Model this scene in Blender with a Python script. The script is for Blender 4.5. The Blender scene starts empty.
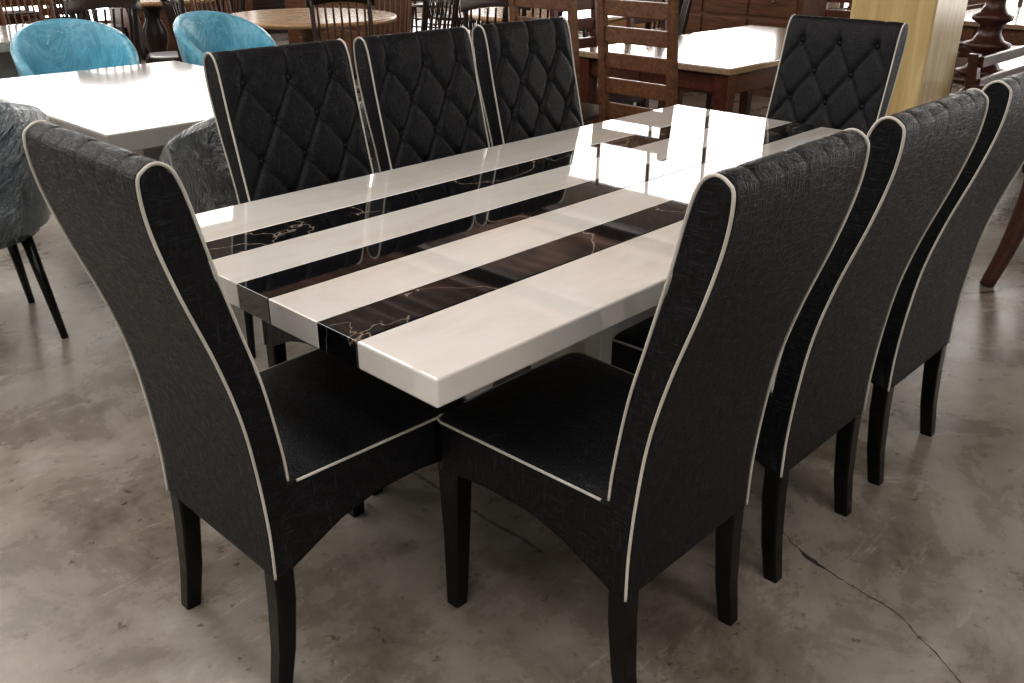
import bpy, bmesh, math, random
from mathutils import Vector, Matrix
random.seed(4)
SC=bpy.context.scene
# ---------------------------------------------------------------- materials
def newmat(name):
    m=bpy.data.materials.new(name);m.use_nodes=True
    nt=m.node_tree;b=nt.nodes['Principled BSDF'];return m,nt,b
def N(nt,t,**k):
    n=nt.nodes.new(t)
    for a,v in k.items():
        if a in n.inputs.keys(): n.inputs[a].default_value=v
        else: setattr(n,a,v)
    return n
def ramp(nt,fac,stops):
    r=nt.nodes.new('ShaderNodeValToRGB');e=r.color_ramp.elements
    while len(e)<len(stops): e.new(.5)
    for i,(p,c) in enumerate(stops):
        e[i].position=p;e[i].color=(c[0],c[1],c[2],1)
    nt.links.new(fac,r.inputs[0]);return r
def coords(nt,scale=(1,1,1),rot=(0,0,0)):
    tc=nt.nodes.new('ShaderNodeTexCoord');mp=nt.nodes.new('ShaderNodeMapping')
    mp.inputs['Scale'].default_value=scale;mp.inputs['Rotation'].default_value=rot
    nt.links.new(tc.outputs['Object'],mp.inputs[0]);return mp.outputs[0]
def bump(nt,b,h,strength,dist=.002):
    n=nt.nodes.new('ShaderNodeBump');n.inputs['Strength'].default_value=strength;n.inputs['Distance'].default_value=dist
    nt.links.new(h,n.inputs['Height']);nt.links.new(n.outputs[0],b.inputs['Normal'])
def plain(name,col,rough=.5,metal=0,coat=0,nscale=8,var=.15,bs=0,spec=.5):
    m,nt,b=newmat(name)
    n=N(nt,'ShaderNodeTexNoise',Scale=nscale,Detail=4.0);nt.links.new(coords(nt),n.inputs['Vector'])
    lo=[c*(1-var) for c in col];hi=[min(1,c*(1+var)) for c in col]
    r=ramp(nt,n.outputs[0],[(.3,lo),(.7,hi)]);nt.links.new(r.outputs[0],b.inputs['Base Color'])
    b.inputs['Roughness'].default_value=rough;b.inputs['Metallic'].default_value=metal;b.inputs['Coat Weight'].default_value=coat
    b.inputs['Specular IOR Level'].default_value=spec
    if bs: bump(nt,b,n.outputs[0],bs,.003)
    return m
def wood(name,c1,c2,rough=.35,scale=(3,30,30),coat=.3):
    m,nt,b=newmat(name)
    n=N(nt,'ShaderNodeTexNoise',Scale=1.5,Detail=6.0,Distortion=1.0);nt.links.new(coords(nt,scale),n.inputs['Vector'])
    r=ramp(nt,n.outputs[0],[(.3,c1),(.7,c2)]);nt.links.new(r.outputs[0],b.inputs['Base Color'])
    b.inputs['Roughness'].default_value=rough;b.inputs['Coat Weight'].default_value=coat;b.inputs['Coat Roughness'].default_value=.15
    return m
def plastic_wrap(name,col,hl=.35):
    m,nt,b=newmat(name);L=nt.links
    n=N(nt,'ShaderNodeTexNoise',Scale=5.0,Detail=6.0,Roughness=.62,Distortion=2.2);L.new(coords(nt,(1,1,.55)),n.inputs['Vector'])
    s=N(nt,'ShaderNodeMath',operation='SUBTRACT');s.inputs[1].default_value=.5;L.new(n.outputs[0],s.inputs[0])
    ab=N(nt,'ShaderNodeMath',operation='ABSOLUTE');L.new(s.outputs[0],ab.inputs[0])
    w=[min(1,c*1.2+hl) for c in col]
    r=ramp(nt,ab.outputs[0],[(0,[c*1.1+hl*.10 for c in col]),(.035,col),(.13,[c*.8 for c in col]),(.18,[c*1.1+hl*.15 for c in col]),(.21,w)])  # pale highlights of the creased wrap painted into the base colour
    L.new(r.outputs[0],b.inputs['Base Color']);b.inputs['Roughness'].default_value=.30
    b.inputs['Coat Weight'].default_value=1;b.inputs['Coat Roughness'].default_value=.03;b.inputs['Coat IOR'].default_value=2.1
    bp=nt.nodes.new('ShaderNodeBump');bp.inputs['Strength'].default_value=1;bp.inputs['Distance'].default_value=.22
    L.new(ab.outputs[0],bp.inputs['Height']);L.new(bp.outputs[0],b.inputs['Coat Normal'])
    return m
def mk_fabric():
    m,nt,b=newmat('black_woven_leatherette')
    a=N(nt,'ShaderNodeTexNoise',Scale=1.0,Detail=3.0,Roughness=.6);nt.links.new(coords(nt,(44,44,290)),a.inputs['Vector'])
    c=N(nt,'ShaderNodeTexNoise',Scale=1.0,Detail=3.0,Roughness=.6);nt.links.new(coords(nt,(170,290,32)),c.inputs['Vector'])
    mx=N(nt,'ShaderNodeMath',operation='MAXIMUM');nt.links.new(a.outputs[0],mx.inputs[0]);nt.links.new(c.outputs[0],mx.inputs[1])
    r=ramp(nt,mx.outputs[0],[(.47,(.003,.003,.004)),(.60,(.007,.007,.009)),(.75,(.034,.036,.043))]);nt.links.new(r.outputs[0],b.inputs['Base Color'])
    rr=ramp(nt,mx.outputs[0],[(.4,(.56,)*3),(.75,(.28,)*3)]);nt.links.new(rr.outputs[0],b.inputs['Roughness'])
    b.inputs['Specular IOR Level'].default_value=.32
    bump(nt,b,mx.outputs[0],1.0,.0024);return m
def mk_white_marble(name='cream_marble',k=1.0,coat=1.0,rough=.03):
    m,nt,b=newmat(name)
    n=N(nt,'ShaderNodeTexNoise',Scale=1.3,Detail=9.0,Roughness=.62,Distortion=.9);nt.links.new(coords(nt,(1.3,4,3),(0,0,.25)),n.inputs['Vector'])
    r=ramp(nt,n.outputs[0],[(p,[v*k for v in c]) for p,c in [(.3,(.80,.735,.655)),(.46,(.87,.82,.76)),(.54,(.90,.865,.82)),(.75,(.85,.795,.73))]])
    nt.links.new(r.outputs[0],b.inputs['Base Color']);b.inputs['Roughness'].default_value=rough
    b.inputs['Coat Weight'].default_value=coat;b.inputs['Coat Roughness'].default_value=.015
    return m
def mk_black_marble():
    m,nt,b=newmat('black_veined_marble')
    n=N(nt,'ShaderNodeTexNoise',Scale=1.5,Detail=5.0,Roughness=.5,Distortion=1.0);nt.links.new(coords(nt,(1.0,1.5,1)),n.inputs['Vector'])
    s=N(nt,'ShaderNodeMath',operation='SUBTRACT');s.inputs[1].default_value=.5;nt.links.new(n.outputs[0],s.inputs[0])
    ab=N(nt,'ShaderNodeMath',operation='ABSOLUTE');nt.links.new(s.outputs[0],ab.inputs[0])
    r=ramp(nt,ab.outputs[0],[(0,(.34,.28,.23)),(.0014,(.11,.085,.065)),(.005,(.012,.010,.010)),(.03,(.004,.004,.006))])
    nt.links.new(r.outputs[0],b.inputs['Base Color']);b.inputs['Roughness'].default_value=.03
    b.inputs['Coat Weight'].default_value=.6;b.inputs['Coat Roughness'].default_value=.02
    return m
def mk_floor():
    m,nt,b=newmat('stained_concrete');L=nt.links
    n=N(nt,'ShaderNodeTexNoise',Scale=.7,Detail=11.0,Roughness=.64,Distortion=.7);L.new(coords(nt,(1,1.35,1),(0,0,.5)),n.inputs['Vector'])
    n2=N(nt,'ShaderNodeTexNoise',Scale=4.0,Detail=10.0,Roughness=.72,Distortion=.4);L.new(coords(nt,(1,1,1),(0,0,.6)),n2.inputs['Vector'])
    ad=N(nt,'ShaderNodeMath',operation='ADD');L.new(n.outputs[0],ad.inputs[0]);
    ml=N(nt,'ShaderNodeMath',operation='MULTIPLY');ml.inputs[1].default_value=.55;L.new(n2.outputs[0],ml.inputs[0]);L.new(ml.outputs[0],ad.inputs[1])
    r=ramp(nt,ad.outputs[0],[(.60,(.15,.122,.096)),(.70,(.25,.215,.178)),(.78,(.325,.288,.245)),(.86,(.40,.362,.318)),(.96,(.54,.50,.45))])
    v=N(nt,'ShaderNodeTexVoronoi',feature='DISTANCE_TO_EDGE',Scale=.42)
    nd=N(nt,'ShaderNodeTexNoise',Scale=3.0,Detail=6.0);L.new(coords(nt),nd.inputs['Vector'])
    mxv=N(nt,'ShaderNodeMixRGB',blend_type='LINEAR_LIGHT');mxv.inputs[0].default_value=.06
    L.new(coords(nt),mxv.inputs[1]);L.new(nd.outputs[1],mxv.inputs[2]);L.new(mxv.outputs[0],v.inputs['Vector'])
    cr=ramp(nt,v.outputs[0],[(0,(.3,.3,.3)),(.0018,(1,1,1))])
    nm=N(nt,'ShaderNodeTexNoise',Scale=.8);L.new(coords(nt,(1,1,1),(0,0,2)),nm.inputs['Vector'])
    nr=ramp(nt,nm.outputs[0],[(.48,(0,0,0)),(.54,(1,1,1))])
    mc=N(nt,'ShaderNodeMixRGB',blend_type='MULTIPLY');L.new(nr.outputs[0],mc.inputs[0]);L.new(r.outputs[0],mc.inputs[1]);L.new(cr.outputs[0],mc.inputs[2])
    sp=N(nt,'ShaderNodeTexNoise',Scale=24.0,Detail=4.0,Roughness=.6);L.new(coords(nt),sp.inputs['Vector'])
    sr=ramp(nt,sp.outputs[0],[(.30,(.45,.42,.38)),(.37,(1,1,1))])
    m2=N(nt,'ShaderNodeMixRGB',blend_type='MULTIPLY');m2.inputs[0].default_value=1;L.new(mc.outputs[0],m2.inputs[1]);L.new(sr.outputs[0],m2.inputs[2])
    # pale scuffs
    sc=N(nt,'ShaderNodeTexNoise',Scale=3.0,Detail=8.0,Roughness=.75,Distortion=1.0);L.new(coords(nt,(1,4,1),(0,0,.9)),sc.inputs['Vector'])
    sr2=ramp(nt,sc.outputs[0],[(.60,(0,0,0)),(.68,(.12,.115,.105))])
    m3=N(nt,'ShaderNodeMixRGB',blend_type='ADD');m3.inputs[0].default_value=1;L.new(m2.outputs[0],m3.inputs[1]);L.new(sr2.outputs[0],m3.inputs[2])
    L.new(m3.outputs[0],b.inputs['Base Color'])
    rr=ramp(nt,ad.outputs[0],[(.55,(.16,)*3),(.9,(.38,)*3)]);L.new(rr.outputs[0],b.inputs['Roughness'])
    bump(nt,b,n2.outputs[0],.3,.004);return m
def emis(name,col,st,lo=None,sc=.5):
    m,nt,b=newmat(name)
    b.inputs['Base Color'].default_value=(.8,.8,.8,1)
    b.inputs['Emission Color'].default_value=(*col,1);b.inputs['Emission Strength'].default_value=st
    if lo is not None:
        n=N(nt,'ShaderNodeTexNoise',Scale=sc,Detail=5.0,Roughness=.6);nt.links.new(coords(nt),n.inputs['Vector'])
        mr=N(nt,'ShaderNodeMapRange');nt.links.new(n.outputs[0],mr.inputs[0])
        for i,v in zip((1,2,3,4),(.42,.58,lo,st)): mr.inputs[i].default_value=v
        nt.links.new(mr.outputs[0],b.inputs['Emission Strength'])
    return m
FAB=mk_fabric();WM=mk_white_marble();WM2=mk_white_marble('ivory_marble',.50,.2,.12);BM=mk_black_marble();FL=mk_floor()
PIPE=plain('cream_piping',(.66,.63,.56),.45)
LEG=plain('black_lacquer',(.004,.004,.004),.18,var=.2,spec=.3)
BTN=plain('button_fabric',(.008,.008,.009),.4,spec=.3)
W_RED=wood('red_mahogany',(.07,.018,.010),(.15,.045,.022))
W_MAR=wood('dark_mahogany',(.045,.014,.009),(.10,.03,.018))
W_BRN=wood('brown_teak',(.11,.048,.022),(.24,.11,.055))
W_DRK=wood('dark_stained_wood',(.02,.011,.008),(.05,.025,.016))
W_LGT=wood('honey_wood',(.42,.25,.12),(.60,.38,.20),.25)
W_TOP=wood('polished_teak_top',(.30,.20,.13),(.44,.31,.21),.12,coat=.8)
W_CRM=wood('cream_ash_cladding',(.62,.45,.20),(.80,.64,.34),.4,(12,12,1.2))
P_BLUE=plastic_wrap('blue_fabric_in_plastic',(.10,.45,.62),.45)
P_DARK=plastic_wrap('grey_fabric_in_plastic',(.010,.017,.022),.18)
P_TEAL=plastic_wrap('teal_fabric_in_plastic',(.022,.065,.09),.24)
BRASS=plain('brass',(.6,.4,.15),.3,1)
# ---------------------------------------------------------------- mesh helpers
def empty(name,loc=(0,0,0),rz=0):
    o=bpy.data.objects.new(name,None);o.empty_display_size=.1;SC.collection.objects.link(o)
    o.location=loc;o.rotation_euler=(0,0,rz);return o
class MB:
    def __init__(s): s.bm=bmesh.new()
    def _mi(s,fs,mi,smooth=False):
        for f in fs: f.material_index=mi;f.smooth=smooth
    def hexa(s,bot,top,mi=0,bev=0):
        vs=[s.bm.verts.new(p) for p in bot]+[s.bm.verts.new(p) for p in top]
        fs=[s.bm.faces.new([vs[i] for i in q]) for q in ((3,2,1,0),(4,5,6,7),(0,1,5,4),(1,2,6,5),(2,3,7,6),(3,0,4,7))]
        s._mi(fs,mi)
        if bev:
            es=list({e for f in fs for e in f.edges})
            r=bmesh.ops.bevel(s.bm,geom=es,offset=bev,segments=2,profile=.5,affect='EDGES')
            for f in r['faces']: f.material_index=mi
    def box(s,c,d,mi=0,bev=0,M=None):
        x,y,z=[k/2 for k in d];
        b=[Vector((sx*x,sy*y,-z)) for sx,sy in((-1,-1),(1,-1),(1,1),(-1,1))];t=[Vector((v.x,v.y,z)) for v in b]
        if M is None: M=Matrix.Identity(3)
        c=Vector(c);s.hexa([M@v+c for v in b],[M@v+c for v in t],mi,bev)
    def bar(s,p,q,w0,w1=None,mi=0,d0=None,d1=None,bev=0):
        w1=w0 if w1 is None else w1;d0=w0 if d0 is None else d0;d1=w1 if d1 is None else d1
        p=Vector(p);q=Vector(q);k=(q-p).normalized()
        if abs(k.z)>.5: ax,ay=Vector((1,0,0)),Vector((0,1,0))
        else:
            ax=Vector((0,0,1)).cross(k).normalized();ay=Vector((0,0,1))
        S=((-1,-1),(1,-1),(1,1),(-1,1))
        s.hexa([p+ax*a*w0/2+ay*b*d0/2 for a,b in S],[q+ax*a*w1/2+ay*b*d1/2 for a,b in S],mi,bev)
    def lathe(s,c,prof,seg=20,mi=0,cap=True,sx=1,sy=1):
        rings=[]
        for r,z in prof:
            rings.append([s.bm.verts.new(Vector(c)+Vector((sx*r*math.cos(2*math.pi*i/seg),sy*r*math.sin(2*math.pi*i/seg),z))) for i in range(seg)])
        fs=[]
        for a,b in zip(rings,rings[1:]):
            for i in range(seg): fs.append(s.bm.faces.new([a[i],a[(i+1)%seg],b[(i+1)%seg],b[i]]))
        s._mi(fs,mi,True)
        if cap:
            s._mi([s.bm.faces.new(rings[0][::-1]),s.bm.faces.new(rings[-1])],mi)
    def tube(s,pts,r,seg=8,mi=0,r1=None):
        pts=[Vector(p) for p in pts];rings=[];n=len(pts);up=None
        for i,p in enumerate(pts):
            t=(pts[min(i+1,n-1)]-pts[max(i-1,0)]).normalized()
            if up is None: up=t.orthogonal().normalized()
            up=(up-t*up.dot(t)).normalized();sd=t.cross(up)
            rr=r if r1 is None else r+(r1-r)*i/(n-1)
            rings.append([s.bm.verts.new(p+up*rr*math.cos(2*math.pi*k/seg)+sd*rr*math.sin(2*math.pi*k/seg)) for k in range(seg)])
        fs=[]
        for a,b in zip(rings,rings[1:]):
            for i in range(seg): fs.append(s.bm.faces.new([a[i],a[(i+1)%seg],b[(i+1)%seg],b[i]]))
        fs+= [s.bm.faces.new(rings[0][::-1]),s.bm.faces.new(rings[-1])]
        s._mi(fs,mi,True)
    def surf(s,grid,mi=0,close_u=False):
        vs=[[s.bm.verts.new(p) for p in row] for row in grid];fs=[]
        n=len(vs)
        for i in range(n if close_u else n-1):
            a=vs[i];b=vs[(i+1)%n]
            for j in range(len(a)-1): fs.append(s.bm.faces.new([a[j],a[j+1],b[j+1],b[j]]))
        s._mi(fs,mi,True);return vs
    def done(s,name,mats,parent=None,loc=None,rz=0,recalc=True):
        if recalc: bmesh.ops.recalc_face_normals(s.bm,faces=s.bm.faces)
        me=bpy.data.meshes.new(name);s.bm.to_mesh(me);s.bm.free()
        for m in mats: me.materials.append(m)
        o=bpy.data.objects.new(name,me);SC.collection.objects.link(o)
        if parent: o.parent=parent
        if loc is not None: o.location=loc
        o.rotation_euler=(0,0,rz);return o
def catmull(P,n):
    out=[];P=[Vector(p) for p in P]
    Q=[2*P[0]-P[1]]+P+[2*P[-1]-P[-2]]
    for i in range(1,len(Q)-2):
        for k in range(n):
            t=k/n;a,b,c,d=Q[i-1],Q[i],Q[i+1],Q[i+2]
            out.append(.5*((2*b)+(c-a)*t+(2*a-5*b+4*c-d)*t*t+(3*b-a-3*c+d)*t**3))
    out.append(P[-1]);return out
# ---------------------------------------------------------------- dining chair meshes
FRONT=[(-.193,.44),(-.196,.49),(-.202,.56),(-.224,.70),(-.254,.82),(-.284,.94),(-.305,1.035),(-.316,1.075)]
TOP=[(-.328,1.098),(-.347,1.108),(-.366,1.102),(-.379,1.082)]
REAR=[(-.373,1.01),(-.346,.905),(-.302,.77),(-.272,.65),(-.256,.53),(-.247,.40),(-.247,.295)]
def resample(P,step):
    L=[0]
    for a,b in zip(P,P[1:]): L.append(L[-1]+(b-a).length)
    n=max(2,int(L[-1]/step));out=[];j=0
    for i in range(n+1):
        d=L[-1]*i/n
        while j<len(L)-2 and L[j+1]<d: j+=1
        t=(d-L[j])/max(1e-9,L[j+1]-L[j]);out.append(P[j].lerp(P[j+1],t))
    return out
HW=.213
def chair_back_mesh():
    prof=resample(catmull([(x,0,z) for x,z in FRONT+TOP+REAR],10),.0075)
    M=72;mb=MB();grid=[];du,dv=.142,.105
    L=0;Ls=[0]
    for a,b in zip(prof,prof[1:]): L+=(b-a).length;Ls.append(L)
    itop=min(range(len(prof)),key=lambda i:-prof[i].z);Lt=Ls[itop]
    btn=[]
    vb=Lt-.10
    for i,p in enumerate(prof):
        t=(prof[min(i+1,len(prof)-1)]-prof[max(0,i-1)]).normalized();nrm=Vector((t.z,0,-t.x))
        row=[]
        for j in range(M+1):
            y=-HW+2*HW*j/M;e=min(1,(HW-abs(y))/.012);off=-.006*(1-e)**2
            if Ls[i]<Lt+.02 and p.z>.46:
                v=Ls[i]-vb;u=y
                if v<0:
                    a=u/du+v/(2*dv);b=u/du-v/(2*dv)
                    da=abs(a-round(a));db=abs(b-round(b));d=min(da,db)
                    bt=math.hypot(da,db)
                    h=-.013*math.exp(-(d/.05))-.012*math.exp(-(bt/.12)**2)+.008
                else:
                    a=u/du;d=abs(a-round(a));k=max(0,1-v/.13)
                    h=(-.013*math.exp(-(d/.05))*k-.012*math.exp(-(math.hypot(d,v/du)/.12)**2)+.008*k)
                off+=h*min(1,(HW-abs(y))/.03)
            elif Ls[i]<Lt+.16 and p.z>.9:
                v=Ls[i]-Lt;a=u=y/(du/2);d=abs(a-round(a))
                off+=-.0022*math.exp(-(d/.07))*max(0,1-v/.07)
            row.append(p+nrm*off+Vector((0,y,0)))
        grid.append(row)
    vs=mb.surf(grid)
    r=0
    while True:
        v=-r*dv
        if vb+v<.06: break
        s=vb+v;i=min(range(len(Ls)),key=lambda q:abs(Ls[q]-s));p=prof[i]
        t=(prof[i+1]-prof[i-1]).normalized();nrm=Vector((t.z,0,-t.x))
        for k in range(-4,5):
            u=(k+(.5 if r%2 else 0))*du
            if abs(u)<HW-.03: btn.append(p+nrm*-.010+Vector((0,u,0)))
        r+=1
    for side in (0,-1):
        loop=[row[side] for row in vs];f=mb.bm.faces.new(loop);f.smooth=False
    f=mb.bm.faces.new(vs[0]+vs[-1][::-1])
    for b in btn:
        g=[[b+Vector((.006*math.cos(a),.009*math.sin(a)*math.cos(c),.009*math.sin(a)*math.sin(c))) for a in [math.pi*q/6 for q in range(7)]] for c in [2*math.pi*q/10 for q in range(10)]]
        mb.surf(g,1,True)
    bmesh.ops.remove_doubles(mb.bm,verts=mb.bm.verts,dist=1e-5)
    return mb,prof
def zlow(x):
    P=[(-.26,.292),(-.205,.300),(-.164,.322),(-.09,.358),(-.009,.379),(.10,.384),(.20,.374),(.27,.362)]
    for (a,za),(b,zb) in zip(P,P[1:]):
        if x<=b: return za+(zb-za)*max(0,(x-a)/(b-a))
    return P[-1][1]
def seat_outline():
    hr,hf,xr,xf,rad=.2115,.228,-.238,.257,.028
    pts=[];n=16
    for i in range(n):
        t=i/n;pts.append((xr+(xf-rad-xr)*t,-(hr+(hf-hr)*t)))
    for i in range(7):
        a=-math.pi/2+math.pi/2*i/6;pts.append((xf-rad+rad*math.cos(a),-(hf-rad)+rad*math.sin(a)))
    for i in range(1,10): 
        t=i/10;pts.append((xf+.004*math.sin(math.pi*t),-(hf-rad)+2*(hf-rad)*t))
    for i in range(7):
        a=math.pi/2*i/6;pts.append((xf-rad+rad*math.cos(a),(hf-rad)+rad*math.sin(a)))
    for i in range(1,n+1):
        t=1-i/n;pts.append((xr+(xf-rad-xr)*t,(hr+(hf-hr)*t)))
    return pts
def seat_mesh():
    o=seat_outline();mb=MB();zt=.484
    def ring(s,z): return [Vector((x*s,y*s,z)) for x,y in o]
    rows=[[Vector((x*.96,y*.93,zlow(x)+.004)) for x,y in o],[Vector((x,y,zlow(x))) for x,y in o]]
    for t in (.05,.5,.95): rows.append([Vector((x,y,zlow(x)+(zt-zlow(x))*t)) for x,y in o])
    rows.append(ring(1,zt));
    for s,z in ((.985,zt+.004),(.94,zt+.011),(.85,zt+.016),(.65,zt+.021),(.35,zt+.024),(.08,zt+.025)): rows.append(ring(s,z))
    vs=mb.surf([list(r) for r in zip(*rows)],0,True)
    mb.bm.faces.new([c[0] for c in vs]);mb.bm.faces.new([c[-1] for c in vs])
    return mb,[Vector((x,y,zt+.002)) for x,y in o]
def steal(mb,name,mats):
    o=mb.done('tmp',mats);m=o.data;m.name=name;bpy.data.objects.remove(o);return m
_b,prof=chair_back_mesh();_s,so=seat_mesh()
ME_BACK=steal(_b,'backrest',[FAB,BTN]);ME_SEAT=steal(_s,'seat',[FAB])
mb=MB()
for s in (-1,1):
    pr=[p+Vector((0,s*(HW-.001),0)) for p in prof if not(p.z<.485 and p.x>-.22)]
    mb.tube(pr,.0030,8)
fr=[v for v in so if v.x>-.20];mb.tube(fr,.0030,8)
ME_PIPE=steal(mb,'piping',[PIPE])
def leg_mesh(kind,s):
    mb=MB()
    if kind=='rear': P=[(-.223,s*.187,.33,.044),(-.226,s*.187,.22,.043),(-.236,s*.186,.10,.039),(-.252,s*.185,0,.035)]
    else: P=[(.222,s*.196,.40,.052),(.224,s*.197,.25,.047),(.226,s*.198,.12,.042),(.228,s*.199,0,.036)]
    rows=[]
    for x,y,z,w in P:
        h=w/2;c=.004
        rows.append([Vector((x+a,y+b,z)) for a,b in ((-h+c,-h),(h-c,-h),(h,-h+c),(h,h-c),(h-c,h),(-h+c,h),(-h,h-c),(-h,-h+c))])
    vs=[[mb.bm.verts.new(p) for p in r] for r in rows]
    for a,b in zip(vs,vs[1:]):
        for i in range(8): mb.bm.faces.new([a[i],a[(i+1)%8],b[(i+1)%8],b[i]])
    mb.bm.faces.new(vs[0]);mb.bm.faces.new(vs[-1])
    return steal(mb,'leg',[LEG])
LM=[leg_mesh('rear',1),leg_mesh('rear',-1),leg_mesh('front',1),leg_mesh('front',-1)]
def assemble(name,parts,x,y,rz):
    e=empty(name,(x,y,0),rz)
    for n,m in parts:
        o=bpy.data.objects.new(n,m);SC.collection.objects.link(o);o.parent=e
    return e
DC=[('backrest',ME_BACK),('seat',ME_SEAT),('piping',ME_PIPE)]+[('leg_%d'%(i+1),m) for i,m in enumerate(LM)]
R=math.radians
assemble('dining_chair',DC,.076,.498,0)
for i in range(3): assemble('dining_chair',DC,.454+.571*i,.021,R(90))
for i in range(3): assemble('dining_chair',DC,.600+.495*i,.968,R(-90))
assemble('dining_chair',DC,2.145,.550,R(180))
# ---------------------------------------------------------------- main table
TL,TW,TZ,TB=2.281,1.107,.76,.705
mb=MB();ys=[0,.211,.329,.490,.605,.770,.886,TW]
for k in range(7):
    a,b=ys[k],ys[k+1];mb.box((TL/2,(a+b)/2,(TZ+TB)/2),(TL,b-a-.0006,TZ-TB),k%2,.0045 if k in(0,6) else .0018)
e=empty('dining_table')
mb.done('tabletop',[WM,BM],e)
mb=MB();mb.box((TL/2,TW/2,TB-.040),(TL-.24,TW-.22,.08),0,.004);mb.done('underframe',[WM],e)
mb=MB();mb.box((1.15,TW/2,.37),(.80,.60,.60),0,.006);mb.box((1.15,TW/2,.03),(.84,.66,.06),0,.006)
mb.box((1.15,TW/2,.37),(.806,.14,.58),1);mb.done('pedestal',[WM,BM],e)
# ---------------------------------------------------------------- background furniture
def tub_parts(mat,key):
    mb=MB();g=[]
    n=40
    for i in range(n+1):
        th=math.radians(-118+236*i/n);k=max(0,math.cos(th*.76));top=.60+.30*k**.8
        ch=.006*abs(math.sin(th*7))
        c,s=-math.cos(th),math.sin(th)
        def P(r,z): return Vector((r*c*1.0,r*s*1.05,z))
        fl=.05*k
        g.append([P(.225,.40),P(.262,.42),P(.272+fl*.4-ch,.52),P(.278+fl-ch,.5*(top+.5)),P(.285+fl*1.3,top-.02),P(.272+fl*1.3,top),P(.25+fl*1.2,top+.003),P(.235+fl*1.1,top-.02),P(.222+fl*.8+ch,.5*(top+.5)),P(.212+ch,.50),P(.205,.45)])
    vs=mb.surf(g)
    mb.bm.faces.new(vs[0]);mb.bm.faces.new(vs[-1])
    shell=steal(mb,'shell_'+key,[mat])
    mb=MB();mb.lathe((.02,0,0),[(.20,.37),(.25,.385),(.262,.43),(.25,.468),(.20,.482),(.08,.488)],28,0,True,1.02,.98)
    seat=steal(mb,'cushion_'+key,[mat])
    mb=MB()
    for sx,sy in((1,1),(1,-1),(-1,1),(-1,-1)): mb.tube([(sx*.16,sy*.16,.39),(sx*.21,sy*.20,0)],.020,8,0,.012)
    return [('shell',shell),('cushion',seat),('legs',steal(mb,'tublegs_'+key,[LEG]))]
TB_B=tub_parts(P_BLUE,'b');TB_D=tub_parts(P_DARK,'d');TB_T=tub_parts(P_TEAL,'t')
def spindle_parts(mat,key):
    mb=MB();sd=.20
    for s in(-1,1):
        mb.tube(catmull([(-.20,s*.17,.45),(-.235,s*.185,.72),(-.275,s*.19,.96)],5),.016,8)
        mb.tube([(-.17,s*.16,.44),(-.22,s*.20,0)],.019,8,0,.012)
        mb.tube([(.17,s*.17,.44),(.21,s*.20,0)],.019,8,0,.012)
        mb.tube([(-.195,s*.18,.2),(.19,s*.185,.2)],.009,6)
    mb.tube([(0,-.18,.2),(0,.18,.2)],.009,6)
    for k in range(-3,4): mb.tube(catmull([(-.195,k*.045,.45),(-.235-.006*(9-k*k)/9,k*.05,.72),(-.27-.012*(9-k*k)/9,k*.052,.93)],4),.008,6)
    n=12;g=[]
    for i in range(n+1):
        t=-1+2*i/n;y=t*.225;x=-.272-.02*(1-t*t);z=.955+.03*(1-t*t)
        g.append([Vector((x-.011,y,z-.045)),Vector((x+.011,y,z-.045)),Vector((x+.009,y,z+.035)),Vector((x-.013,y,z+.035)),Vector((x-.011,y,z-.045))])
    vs=mb.surf(g);mb.bm.faces.new(vs[0][:4]);mb.bm.faces.new(vs[-1][:4])
    mb.lathe((0,0,0),[(.16,.425),(.215,.435),(.225,.452),(.20,.462),(.05,.455)],24,0,True,1.0,1.0)
    return [('frame',steal(mb,'spindle_'+key,[mat]))]
SP_D=spindle_parts(W_DRK,'d');SP_B=spindle_parts(W_BRN,'b')
def ladder_parts(mat,key):
    mb=MB()
    for s in(-1,1):
        mb.bar((-.21,s*.20,0),(-.20,s*.20,.46),.036,.042);mb.bar((-.20,s*.20,.46),(-.27,s*.20,1.12),.042,.034)
        mb.bar((.20,s*.20,0),(.20,s*.20,.44),.036,.042)
        mb.bar((-.2,s*.20,.41),(.2,s*.20,.41),.024,.024,0,.06,.06)
        mb.bar((-.2,s*.20,.18),(.2,s*.20,.18),.02,.02,0,.03,.03)
    for z in(.58,.70,.82,.94,1.06):
        x=-.20-(z-.46)*.106;mb.box((x,0,z),(.02,.38,.072),0,.004)
    mb.box((.2,0,.41),(.024,.38,.06));mb.box((-.2,0,.41),(.024,.38,.06));mb.box((0,0,.455),(.45,.45,.028),0,.006)
    mb.box((.005,0,.475),(.40,.40,.03),1,.010)
    return [('frame',steal(mb,'ladder_'+key,[mat,plain('seat_pad_'+key,(.10,.07,.05),.6)]))]
LD=ladder_parts(W_BRN,'b');LDR=ladder_parts(W_RED,'r')
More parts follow.
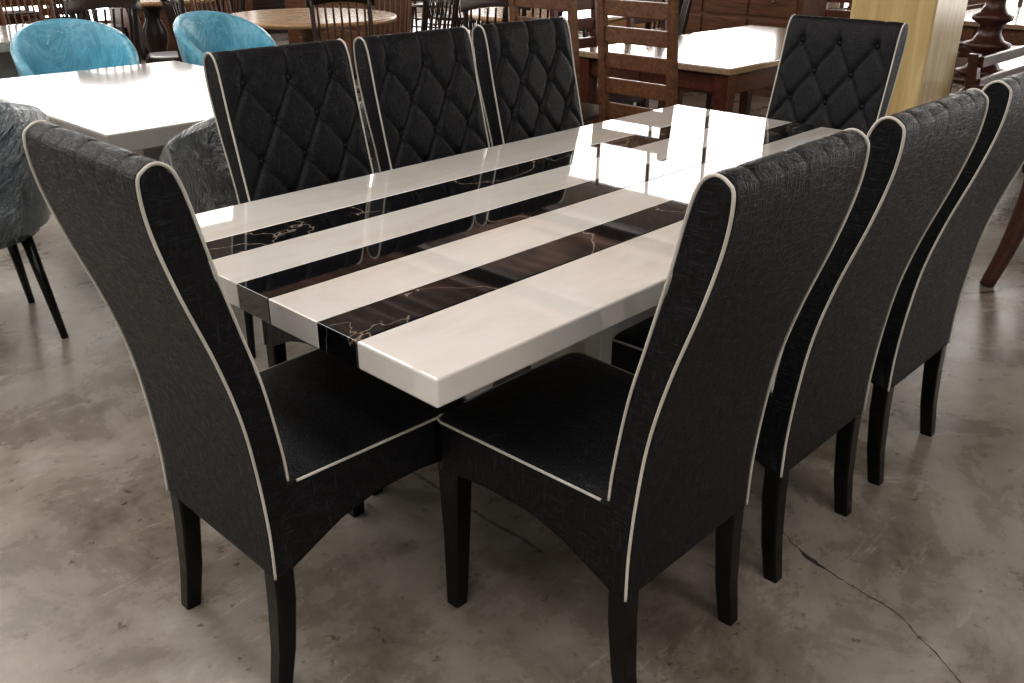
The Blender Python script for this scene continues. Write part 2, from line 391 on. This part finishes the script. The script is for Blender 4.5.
def slab_table(name,x0,y0,x1,y1,mats,z=.75,th=.05,ped=True,rz=0):
    cx,cy=(x0+x1)/2,(y0+y1)/2;lx,ly=x1-x0,y1-y0;e=empty(name,(cx,cy,0),rz)
    mb=MB();mb.box((0,0,z-th/2),(lx,ly,th),0,.006);mb.done('tabletop',mats,e)
    mb=MB()
    if ped:
        mb.box((0,0,(z-th)/2),(lx*.35,ly*.35,z-th),0,.006);mb.box((0,0,.03),(lx*.5,ly*.5,.06),0,.006)
    else:
        for sx in(-1,1):
            for sy in(-1,1): mb.bar((sx*(lx/2-.07),sy*(ly/2-.07),0),(sx*(lx/2-.06),sy*(ly/2-.06),z-th),.05,.085,1)
        for sx in(-1,1): mb.box((sx*(lx/2-.06),0,z-th-.055),(.025,ly-.16,.11),1)
        for sy in(-1,1): mb.box((0,sy*(ly/2-.06),z-th-.055),(lx-.16,.025,.11),1)
        for k in (-.25,.25):
            mb.box((lx*k,-(ly/2-.045),z-th-.055),(lx*.36,.012,.085),1,.003);mb.box((-(lx/2-.045),ly*k,z-th-.055),(.012,ly*.36,.085),1,.003)
    mb.done('base',mats,e);return e
def round_table(x,y,r,mats,z=.75):
    e=empty('round_dining_table',(x,y,0));mb=MB()
    mb.lathe((0,0,0),[(r*.9,z-.045),(r*.985,z-.035),(r,z-.02),(r*.99,z-.004),(r*.97,z)],48,0);mb.done('tabletop',mats,e)
    mb=MB();mb.lathe((0,0,0),[(.30,0),(.31,.03),(.24,.06),(.09,.12),(.07,.22),(.11,.34),(.12,.44),(.07,.55),(.08,.62),(.22,.70),(.24,z-.045)],24,1);mb.done('pedestal',mats,e)
def sideboard(x,y,lx,ly,h,rz,mat):
    e=empty('sideboard',(x,y,0),rz);mb=MB()
    mb.box((0,0,.08+(h-.11)/2),(lx-.04,ly-.03,h-.11),0,.004);mb.box((0,0,h-.015),(lx,ly,.03),0,.005);mb.box((0,0,.04),(lx-.1,ly-.08,.08));mb.done('carcass',[mat],e)
    mb=MB();nc=max(2,int(lx/.45));w=(lx-.1)/nc
    for sy in(-1,1):
        for c in range(nc):
            cx=-lx/2+.05+w*(c+.5)
            for r_ in range(3):
                hh=(h-.17)/3;cz=.11+hh*(r_+.5);mb.box((cx,sy*(ly/2-.012),cz),(w-.03,.02,hh-.03),0,.004)
                mb.lathe((cx,sy*(ly/2+.006),cz-.01),[(.008,0),(.014,.006),(.014,.016),(.006,.022)],8,1)
    mb.done('drawers',[mat,BRASS],e)
# near-left group
slab_table('marble_dining_table',.44,2.20,1.50,3.75,[WM2,WM2],.75,.07)
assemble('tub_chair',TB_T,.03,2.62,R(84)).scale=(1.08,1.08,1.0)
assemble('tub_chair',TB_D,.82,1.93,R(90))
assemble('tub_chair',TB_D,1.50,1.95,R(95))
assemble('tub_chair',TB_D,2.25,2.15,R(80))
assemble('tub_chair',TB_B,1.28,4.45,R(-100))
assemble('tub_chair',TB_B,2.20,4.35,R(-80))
slab_table('marble_dining_table',.1,5.2,1.9,6.2,[WM2,WM2],.75,.06)
assemble('spindle_chair',SP_D,2.80,3.95,R(-115));assemble('spindle_chair',SP_D,3.55,3.5,R(60))
assemble('spindle_chair',SP_D,2.65,6.1,R(-30));assemble('spindle_chair',SP_D,3.75,4.45,R(100))
assemble('spindle_chair',SP_D,2.5,5.1,R(-10));assemble('spindle_chair',SP_B,1.9,6.6,R(-90));assemble('spindle_chair',SP_D,1.0,6.6,R(-90))
assemble('spindle_chair',SP_D,.50,5.05,R(88));assemble('spindle_chair',SP_B,3.35,6.35,R(-80));assemble('spindle_chair',SP_D,1.65,5.12,R(88))
round_table(3.45,5.35,.68,[W_LGT,W_BRN]);round_table(5.0,4.25,.66,[W_LGT,W_DRK])
assemble('spindle_chair',SP_D,4.25,3.7,R(40));assemble('spindle_chair',SP_D,5.7,3.7,R(140));assemble('spindle_chair',SP_B,4.35,5.6,R(-150))
assemble('spindle_chair',SP_D,5.0,3.35,R(90));assemble('spindle_chair',SP_D,5.6,4.95,R(-130))
slab_table('glass_dining_table',2.3,2.66,3.1,3.26,[plain('frosted_glass_top',(.25,.29,.28),.05,coat=.5),W_DRK],.74,.02,False)
# right group
slab_table('wooden_dining_table',3.27,1.47,5.2,2.5,[W_TOP,W_RED],.76,.035,False)
assemble('ladderback_chair',LD,2.98,1.66,0);assemble('ladderback_chair',LD,3.02,2.28,0);assemble('ladderback_chair',LDR,3.85,2.74,R(-90));assemble('ladderback_chair',LDR,4.6,2.72,R(-90))
assemble('ladderback_chair',LDR,5.45,2.0,R(180))
sideboard(6.9,3.6,1.5,.5,1.0,R(90),W_BRN);sideboard(8.2,5.3,1.6,.5,1.1,R(90),W_LGT)
mb=MB();mb.box((0,0,2.7),(.42,.42,5.4),0,.01);mb.box((0,0,.06),(.46,.46,.12),0,.006);mb.done('clad_pillar',[W_CRM],None,(4.05,.95,0))
def pagoda(x,y,s=1):
    mb=MB();pr=[(.17,0),(.17,.06),(.12,.08),(.10,.16)]
    z=.16
    for k in range(7):
        r=.16-.014*k;pr+=[(r*.6,z+.03),(r*1.05,z+.06),(r*1.1,z+.085),(r*.75,z+.10),(r*.55,z+.14)];z+=.155
    pr+=[(.03,z+.05),(.045,z+.09),(.01,z+.18)]
    mb.lathe((0,0,0),pr,24);o=mb.done('carved_wooden_pagoda',[W_MAR],None,(x,y,0));o.scale=(s,s,s)
pagoda(5.45,.98,1.05)
def bench(x,y,L,rz):
    e=empty('slatted_bench',(x,y,0),rz);mb=MB()
    for s in(-1,1):
        mb.bar((s*L/2,.22,0),(s*L/2,.30,.80),.06,.05);mb.bar((s*L/2,-.24,0),(s*L/2,-.24,.62),.06,.05);mb.box((s*L/2,.02,.63),(.07,.56,.035),0,.006)
    for z in(.54,.65,.76): mb.box((0,.25+.04*(z-.4),z),(L,.025,.055),0,.004)
    for k in range(6): mb.box((0,-.22+.085*k,.42),(L,.07,.025),0,.004)
    mb.box((0,-.24,.37),(L,.03,.08));mb.box((0,.23,.37),(L,.03,.08));mb.done('frame',[W_MAR],e)
bench(5.0,.40,1.2,R(0))
e=empty('coffee_table',(3.66,-.22,0),0);mb=MB();mb.box((0,0,.60),(.95,.68,.04),0,.006)
mb.box((0,0,.54),(.82,.55,.09))
for sx in(-1,1):
    for sy in(-1,1): 
        P=catmull([(sx*.36,sy*.22,.57),(sx*.37,sy*.235,.38),(sx*.40,sy*.26,.18),(sx*.44,sy*.30,.0)],5);mb.tube(P,.050,8,0,.030)
mb.done('frame',[W_MAR],e)
# far rows
k=0
for (x,y) in [(7.4,1.4),(6.9,-.4),(9.2,2.6),(9.4,.4),(6.6,6.2),(5.3,7.4),(8.6,7.3),(3.4,7.9),(1.0,8.2),(10.3,4.6),(7.0,8.9),(-.8,7.2),(10.5,6.6),(9.6,9.3),(4.6,9.6),(2.6,9.8)]:
    t=k%3
    if t==0:
        slab_table('wooden_dining_table',x-.8,y-.45,x+.8,y+.45,[W_TOP,W_BRN],.76,.035,False)
        for dx in(-.4,.4):
            assemble('ladderback_chair',LD,x+dx,y-.55,R(90));assemble('ladderback_chair',LD,x+dx,y+.55,R(-90))
    elif t==1:
        round_table(x,y,.6,[W_LGT,W_DRK])
        for a in (20,110,200,290): assemble('spindle_chair',SP_D,x+.72*math.cos(R(a)),y+.72*math.sin(R(a)),R(a+180))
    else: sideboard(x,y,1.6,.5,1.05,R(90 if k%2 else 0),W_BRN if k%4 else W_DRK)
    k+=1
for x,y,a in ((11.6,1.6,90),(11.6,8.7,90),(6.2,10.7,0),(1.0,10.7,0)): sideboard(x,y,1.6,.55,1.0,R(a),W_DRK)
# ---------------------------------------------------------------- room
X0,X1,Y0,Y1,H=-7,12.5,-7,11.5,5.3
mb=MB();mb.box(((X0+X1)/2,(Y0+Y1)/2,-.05),(X1-X0,Y1-Y0,.1));mb.done('floor',[FL])
ck=[(1.02,-.16),(.966,-.247),(.950,-.32),(.936,-.403),(.930,-.46),(.909,-.52),(.862,-.60),(.810,-.686),(.78,-.80),(.70,-.93)]
ck=resample([Vector((x,y,0)) for x,y in ck],.012);g=[];rr=random.Random(3);ox=0
for i,p in enumerate(ck):
    ox=ox*.7+rr.uniform(-.0035,.0035);w=.0008+.0011*rr.random()
    if 6<i<14: w+=.006*math.sin(math.pi*(i-6)/8)
    g.append([Vector((p.x+ox-w,p.y,.0006)),Vector((p.x+ox+w,p.y,.0006))])
mb=MB();mb.surf(g);mb.done('floor_crack',[plain('crack_dark',(.03,.025,.02),.9)],recalc=False)  # thin dark ribbon laid on the floor as the crack
CE=plain('rusty_roof_sheet',(.16,.085,.05),.45,nscale=1.2,var=.75)
ROOF_GLOW=emis('added_roof_glow',(1,.965,.925),2.8)  # unseen glowing roof strips, added to light the scene from above
mb=MB()
strips=[(-6.2,-5.0),(-3.2,-2.0),(-.2,1.0)]
n=400
step=(X1-X0)/n
for i in range(n):
    xa=X0+step*i;xb=xa+step;xm=(xa+xb)/2
    mi=1 if any(a<=xm<=b for a,b in strips) else 0
    za=H+.04*math.sin(i*.9);zb=H+.04*math.sin(i*.9+.9)
    for ya,yb in ((Y0,-4.5),(-4.5,-1.5),(-1.5,1.5),(1.5,4.5),(4.5,7.5),(7.5,Y1)):
        mb.surf([[Vector((xa,ya,za)),Vector((xa,yb-.12,za))],[Vector((xb,ya,zb)),Vector((xb,yb-.12,zb))]],mi)
        mb.surf([[Vector((xa,yb-.12,H)),Vector((xa,yb,H))],[Vector((xb,yb-.12,H)),Vector((xb,yb,H))]],0)
mb.done('ceiling',[CE,ROOF_GLOW],recalc=False)
mb=MB()
for x in (2.2,5.2,8.2,11.2): mb.box((x,(Y0+Y1)/2,H-.32),(.14,Y1-Y0,.22))
mb.done('trim_1',[plain('roof_beam',(.05,.03,.02),.5)])
WL=plain('plaster',(.35,.30,.26),.7)
GL=emis('daylight_glass',(1,.98,.95),8.0,2.2,.45)
GL2=emis('frosted_glass',(1,.98,.95),2.8,.9,.35)
FRM=plain('window_frame',(.15,.11,.09),.5)
def wall(name,axis,pos,a0,a1,z0,z1,wins):
    mb=MB();t=.15
    def B(a,b,c,d,mi=0,tt=t):
        if axis=='x': mb.box((pos,(a+b)/2,(c+d)/2),(tt,b-a,d-c),mi)
        else: mb.box(((a+b)/2,pos,(c+d)/2),(b-a,tt,d-c),mi)
    lo=min(w[2] for w in wins);hi=max(w[3] for w in wins)
    B(a0,a1,z0,lo);B(a0,a1,hi,z1);cur=a0
    for w in wins: B(cur,w[0],lo,hi);cur=w[1]
    B(cur,a1,lo,hi);mb.done(name,[WL])
def window(i,axis,pos,w,gm,n):
    a,b,c,d=w;mb=MB()
    def B(a,b,c,d,mi,tt):
        if axis=='x': mb.box((pos,(a+b)/2,(c+d)/2),(tt,b-a,d-c),mi)
        else: mb.box(((a+b)/2,pos,(c+d)/2),(b-a,tt,d-c),mi)
    B(a,b,c,d,0,.02)
    for k in range(n+1):
        u=a+(b-a)*k/n;u=min(max(u,a+.03),b-.03);B(u-.03,u+.03,c,d,1,.08)
    B(a,b,c,c+.07,1,.07);B(a,b,d-.07,d,1,.07)
    mb.done('window_%d'%i,[gm,FRM])
wb=[(-4.5,-.5,.15,4.7),(.5,5.3,.15,4.7),(6.2,10.8,.15,4.7)];wl=[(-3,1,.15,4.4),(2.5,6.8,.15,4.4),(7.8,11.8,.15,4.4)]
wall('wall_back','x',X1+.08,Y0,Y1+.15,0,H,wb);wall('wall_left','y',Y1+.08,X0,X1,0,H,wl)
for i,w in enumerate(wb): window(i+1,'x',X1+.08,w,GL,4)
for i,w in enumerate(wl): window(i+4,'y',Y1+.08,w,GL2,1)
W=bpy.data.worlds.new('sky');SC.world=W;W.use_nodes=True
bg=W.node_tree.nodes['Background'];bg.inputs[0].default_value=(1,.98,.96,1);bg.inputs[1].default_value=.27
cd=bpy.data.cameras.new('camera');cam=bpy.data.objects.new('camera',cd);SC.collection.objects.link(cam);SC.camera=cam
cd.sensor_width=36;cd.lens=907.343*36/1024;cd.clip_start=.05
y,pi,r=[R(a) for a in (43.847,24.913,-.209)]
Fv=Vector((math.cos(y)*math.cos(pi),math.sin(y)*math.cos(pi),-math.sin(pi)));Rt=Vector((math.sin(y),-math.cos(y),0));D=Fv.cross(Rt)
R2=Rt*math.cos(r)+D*math.sin(r);D2=-Rt*math.sin(r)+D*math.cos(r)
M=Matrix((R2,-D2,-Fv)).transposed().to_4x4();M.translation=Vector((-.848,-.982,1.428));cam.matrix_world=M
SC.view_settings.view_transform='Standard';SC.view_settings.exposure=.44;SC.view_settings.gamma=.87
